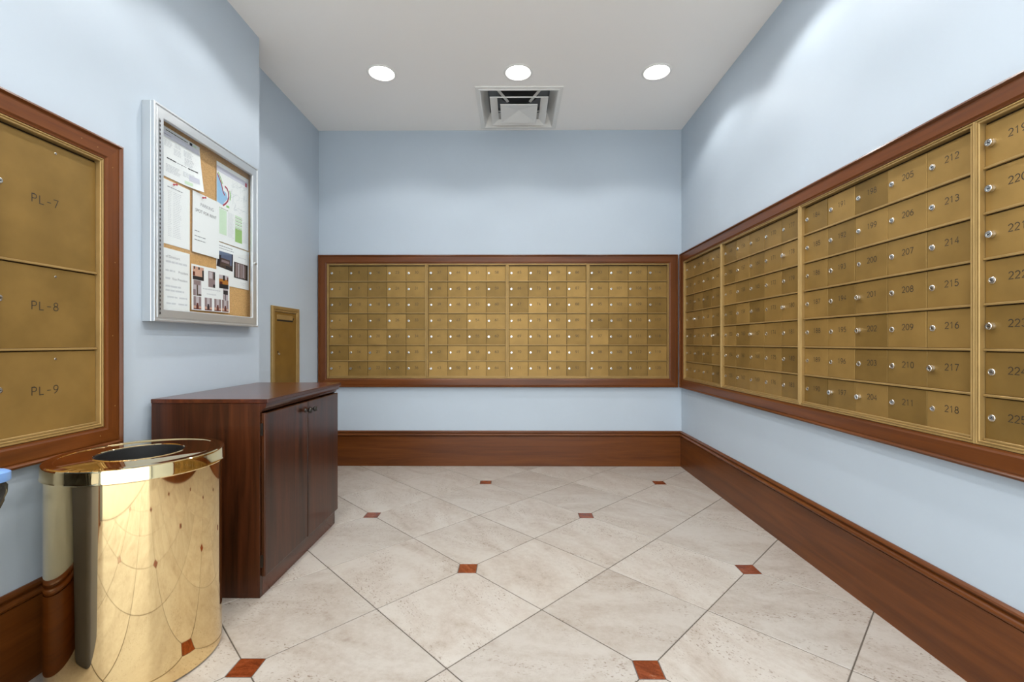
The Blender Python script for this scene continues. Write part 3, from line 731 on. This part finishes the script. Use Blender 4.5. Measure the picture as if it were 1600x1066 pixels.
# list of officers
e, f = sheet(0.041, zz_(1.188), 0.216, 0.266, D0 + 0.001, 'white sheet listing names and titles, bottom left inside the notice board')
letter(e, 'of Directors', 0.072, 0.226, 0.0165, M['ink']); letter(e, 'President', 0.145, 0.166, 0.016, M['ink']); letter(e, 'Vice President', 0.108, 0.132, 0.016, M['ink'])
blocks(e, f, words(0.072, 0.20, 0.205, 0.009, 0.012, 0.03) + words(0.07, 0.125, 0.167, 0.008, 0.012, 0.03) + words(0.07, 0.098, 0.133, 0.008, 0.012, 0.03) + words(0.07, 0.16, 0.099, 0.008, 0.02, 0.04) + words(0.07, 0.18, 0.081, 0.008, 0.02, 0.04) + words(0.08, 0.14, 0.053, 0.007, 0.02, 0.04) + words(0.15, 0.20, 0.053, 0.007, 0.03, 0.05) + words(0.075, 0.13, 0.025, 0.007, 0.02, 0.04) + words(0.145, 0.20, 0.025, 0.007, 0.03, 0.05), M['inkl'])
# photo collage
e, f = sheet(0.2605, zz_(1.198), 0.279, 0.213, D0 + 0.0075, 'white sheet with a collage of ten small photographs', -0.010)
def rp_(x0, z0, x1, z1): return [(x0, z0), (x1, z0), (x1, z1), (x0, z1)]
photo(e, f, rp_(0.008, 0.142, 0.083, 0.204), ['ph_pink', 'ph_dark', 'ph_red'], [(0, 0, 1, .28, 1), (.85, 0, 1, .8, 1), (0, .3, .2, .6, 2), (.1, .8, .2, 1, 1), (.5, .8, .62, 1, 1)])
photo(e, f, rp_(0.115, 0.118, 0.165, 0.196), ['ph_mauve', 'ph_dark', 'ph_pale'], [(.75, .5, 1, 1, 1), (.1, .55, .6, .95, 2), (.7, 0, 1, .2, 1)])
photo(e, f, rp_(0.196, 0.122, 0.270, 0.190), ['ph_orange', 'ph_dark', 'ph_pale', 'ph_red'], [(0, 0, 1, .32, 1), (0, .7, 1, 1, 2), (.4, .6, .62, 1, 1), (.85, .6, 1, .9, 3), (.05, .32, .35, .5, 3)])
photo(e, f, rp_(0.010, 0.068, 0.065, 0.140), ['ph_pale', 'ph_mauve', 'ph_brown'], [(.1, .7, .9, 1, 1), (.42, .0, .58, .7, 2), (0, 0, .3, .4, 1), (.6, 0, 1, .12, 2)])
photo(e, f, rp_(0.226, 0.062, 0.268, 0.122), ['ph_pale', 'ph_dark', 'ph_mauve'], [(.08, .5, .92, .85, 1), (.44, .0, .56, .5, 1), (.1, .1, .25, .45, 2)])
for k, x_ in enumerate((0.012, 0.088, 0.158, 0.218)):
    photo(e, f, rp_(x_, 0.004, x_ + 0.052, 0.064), ['ph_mauve', 'ph_red', 'ph_pale', 'ph_pink', 'ph_dark'], [(.3, .35, .7, 1, 2), (.38, .05, .62, .5, 1 if k != 1 else 4), (0, 0, .3, .28, 3), (.7, 0, 1, .25, 3), (0, 0, 1, .08, 1)])
blocks(e, f, words(0.075, 0.205, 0.103, 0.006, 0.008, 0.02) + words(0.105, 0.175, 0.080, 0.006, 0.008, 0.02), M['inkl'])
# red push pins
for (px, pz, dep, lab) in ((0.1534, 1.7385, D0 + 0.0016, 'red push pin at the top of the faint list'), (0.3311, 1.7375, D0 + 0.0072, 'red push pin at the top of the rent notice')):
    pn = tag(empty('push_pin', (XL + dep, NBY + px, NBZ + zz_(pz)), 0), lab, 'push pin')
    pn.rotation_euler = (0, PI / 2, 0)
    link('head', lathe_me('head', [(0.0001, 0.004), (0.0045, 0.004), (0.0045, 0.006), (0.0026, 0.008), (0.0026, 0.015), (0.0048, 0.0165), (0.0048, 0.018), (0.0001, 0.018)], 14), M['pin'], pn)
    link('needle', lathe_me('needle', [(0.0001, 0.0002), (0.0006, 0.001), (0.0006, 0.004)], 8), M['chrome'], pn)

# ================================================================== CABINET
CB = tag(empty('storage_cabinet', (XL + 0.024, 1.852, 0.0), PI / 2), 'low dark mahogany two-door cabinet against the left wall', 'cabinet')
CW, CDp, CH = 0.772, 0.464, 0.815
bd = 0.446                      # body depth
TH = 0.020
box('side_panel', 0.0, TH, -bd, 0, 0.001, 0.797, M['cab_z'], CB, 0.001)
box('side_panel', CW - TH, CW, -bd, 0, 0.001, 0.797, M['cab_z'], CB, 0.001)
box('back_panel', TH, CW - TH, -0.008, 0, 0.085, 0.760, M['cab_z'], CB)
box('bottom_panel', TH, CW - TH, -bd, -0.008, 0.078, 0.096, M['cab_x'], CB)
box('plinth', TH + 0.0005, CW - TH - 0.0005, -bd + 0.0, -bd + 0.018, 0.001, 0.0775, M['cab_x'], CB)
def bar_me(name, prof, x0, x1):
    vs = [(xx, -d, z) for xx in (x0, x1) for d, z in prof]; n = len(prof)
    bm = bmesh.new(); v = [bm.verts.new(p) for p in vs]
    for i in range(n): bm.faces.new([v[i], v[(i + 1) % n], v[n + (i + 1) % n], v[n + i]])
    bm.faces.new(v[:n]); bm.faces.new(v[:n - 1:-1]); return from_bm(name, bm)
link('top', box_me('top', -0.004, CW + 0.004, -bd - 0.036, 0.0, 0.7975, 0.815, 0.0025, 2), M['cab_x'], CB)
link('cornice', bar_me('cornice', [(bd + 0.0005, 0.760), (bd + 0.004, 0.760), (bd + 0.008, 0.764), (bd + 0.010, 0.771), (bd + 0.015, 0.773), (bd + 0.022, 0.777), (bd + 0.026, 0.785), (bd + 0.027, 0.797), (bd + 0.0005, 0.797)], 0.0, CW), M['cab_x'], CB)
for k in (0, 1):
    x0 = 0.004 + k * (CW / 2 - 0.001); x1 = x0 + CW / 2 - 0.007
    dme = box_me('door', x0, x1, -bd - 0.020, -bd - 0.0025, 0.086, 0.7565, 0.0035, 2)
    d = link('door', dme, M['cab_z'], CB)
    kx = x1 - 0.024 if k == 0 else x0 + 0.024
    bm = bmesh.new()
    kn = lathe_me('knob', [(0.0001, 0.0), (0.011, 0.0), (0.010, 0.003), (0.0045, 0.005), (0.0045, 0.016), (0.011, 0.020), (0.0135, 0.026), (0.011, 0.031), (0.0001, 0.033)], 20)
    bm.free(); link('knob', kn, M['bronze'], d, (kx, -bd - 0.020, 0.715), (PI / 2, 0, 0))
    hx = x0 if k == 0 else x1
    for hz in (0.150, 0.690):
        box('hinge', hx - 0.0025, hx + 0.0025, -bd - 0.012, -bd - 0.001, hz - 0.025, hz + 0.025, M['bronze'], d)

# ================================================================== BRASS WASTE CAN
WC = tag(empty('waste_can', (-1.243, 1.503, 0)), 'round polished brass waste can with an open lid beside the cabinet', 'waste can')
R = 0.228
def add_lathe(name, prof, mat, parent, n=96):
    me = lathe_me(name, prof, n); smooth_by_angle(me, 30); return link(name, me, mat, parent)
add_lathe('body', [(0.0001, 0.004), (R - 0.004, 0.004), (R, 0.008), (R, 0.640), (R - 0.0015, 0.640), (R - 0.0015, 0.012), (0.0001, 0.012)], M['mirror'], WC)
add_lathe('lid', [(R + 0.0008, 0.642), (R + 0.0085, 0.640), (R + 0.0095, 0.643), (R + 0.0075, 0.648), (R + 0.0075, 0.676), (R + 0.006, 0.681), (R + 0.002, 0.6835), (R - 0.020, 0.6835), (R - 0.0225, 0.682), (R - 0.025, 0.6825), (0.124, 0.6825), (0.1215, 0.6845), (0.119, 0.6845), (0.1175, 0.682), (0.1175, 0.676), (0.121, 0.678), (R - 0.004, 0.679), (R + 0.0008, 0.672), (R + 0.0008, 0.642)], M['mirror'], WC)
add_lathe('collar', [(0.1170, 0.6815), (0.1155, 0.680), (0.1155, 0.600), (0.1168, 0.600), (0.1170, 0.6815)], M['black'], WC, 48)
add_lathe('liner', [(0.0001, 0.05), (0.205, 0.05), (0.212, 0.07), (0.214, 0.636), (0.211, 0.636), (0.208, 0.072), (0.0001, 0.055)], M['black'], WC, 48)

# ================================================================== RECYCLING BIN at the picture's left edge
def rrect(hx, hy, r, n=6):
    out = []
    for cx, cy, a0 in ((hx - r, hy - r, 0), (-hx + r, hy - r, 90), (-hx + r, -hy + r, 180), (hx - r, -hy + r, 270)):
        out += [(cx + r * math.cos(math.radians(a0 + 90 * k / n)), cy + r * math.sin(math.radians(a0 + 90 * k / n))) for k in range(n + 1)]
    return out
def loft(name, rings, mat, parent, cap0=True, cap1=True):
    n = len(rings[0][0]); vs, fs = [], []
    for pts, z in rings: vs += [(p[0], p[1], z if not callable(z) else z(p)) for p in pts]
    for i in range(len(rings) - 1):
        for k in range(n): a, b = i * n + k, i * n + (k + 1) % n; fs.append((a, b, b + n, a + n))
    if cap0: fs.append(tuple(range(n - 1, -1, -1)))
    if cap1: fs.append(tuple(range((len(rings) - 1) * n, len(rings) * n)))
    me = mesh(name, vs, fs, True); smooth_by_angle(me, 35); return link(name, me, mat, parent)
RB = tag(empty('recycling_bin', (-1.371, 0.950, 0), math.radians(0)), 'slate bin with a light blue lid and black bag at the left edge', 'bin')
loft('body', [(rrect(0.075, 0.120, 0.03), 0.001), (rrect(0.078, 0.124, 0.03), 0.02), (rrect(0.100, 0.152, 0.035), 0.704), (rrect(0.096, 0.148, 0.03), 0.704), (rrect(0.074, 0.120, 0.03), 0.03)], M['binbody'], RB)
loft('lid', [(rrect(0.112, 0.165, 0.025), 0.706), (rrect(0.1265, 0.1795, 0.03), 0.706), (rrect(0.128, 0.181, 0.03), 0.709), (rrect(0.128, 0.181, 0.03), 0.728), (rrect(0.122, 0.175, 0.03), 0.733), (rrect(0.08, 0.13, 0.03), 0.737)], M['binlid'], RB)
rings = []
base = rrect(0.119, 0.172, 0.030, 10)
rnd = random.Random(3)
ph = [rnd.uniform(0, 6.28) for _ in base]
for lv, (g, z) in enumerate(((0.001, 0.7055), (0.004, 0.694), (0.0045, 0.676), (0.003, 0.658), (0.000, 0.641), (-0.004, 0.628))):
    pts = []
    for k, p in enumerate(base):
        s = 1 + (g - lv * 0.0012 + 0.003 * math.sin(k * 2.1 + lv * 1.7) * (lv > 0)) / 0.15; pts.append((p[0] * s, p[1] * s))
    rings.append((pts, z if lv < 5 else (lambda p: 0.632 + 0.014 * math.sin(p[0] * 70 + p[1] * 55))))
loft('bag', rings, M['bag'], RB, False, False)
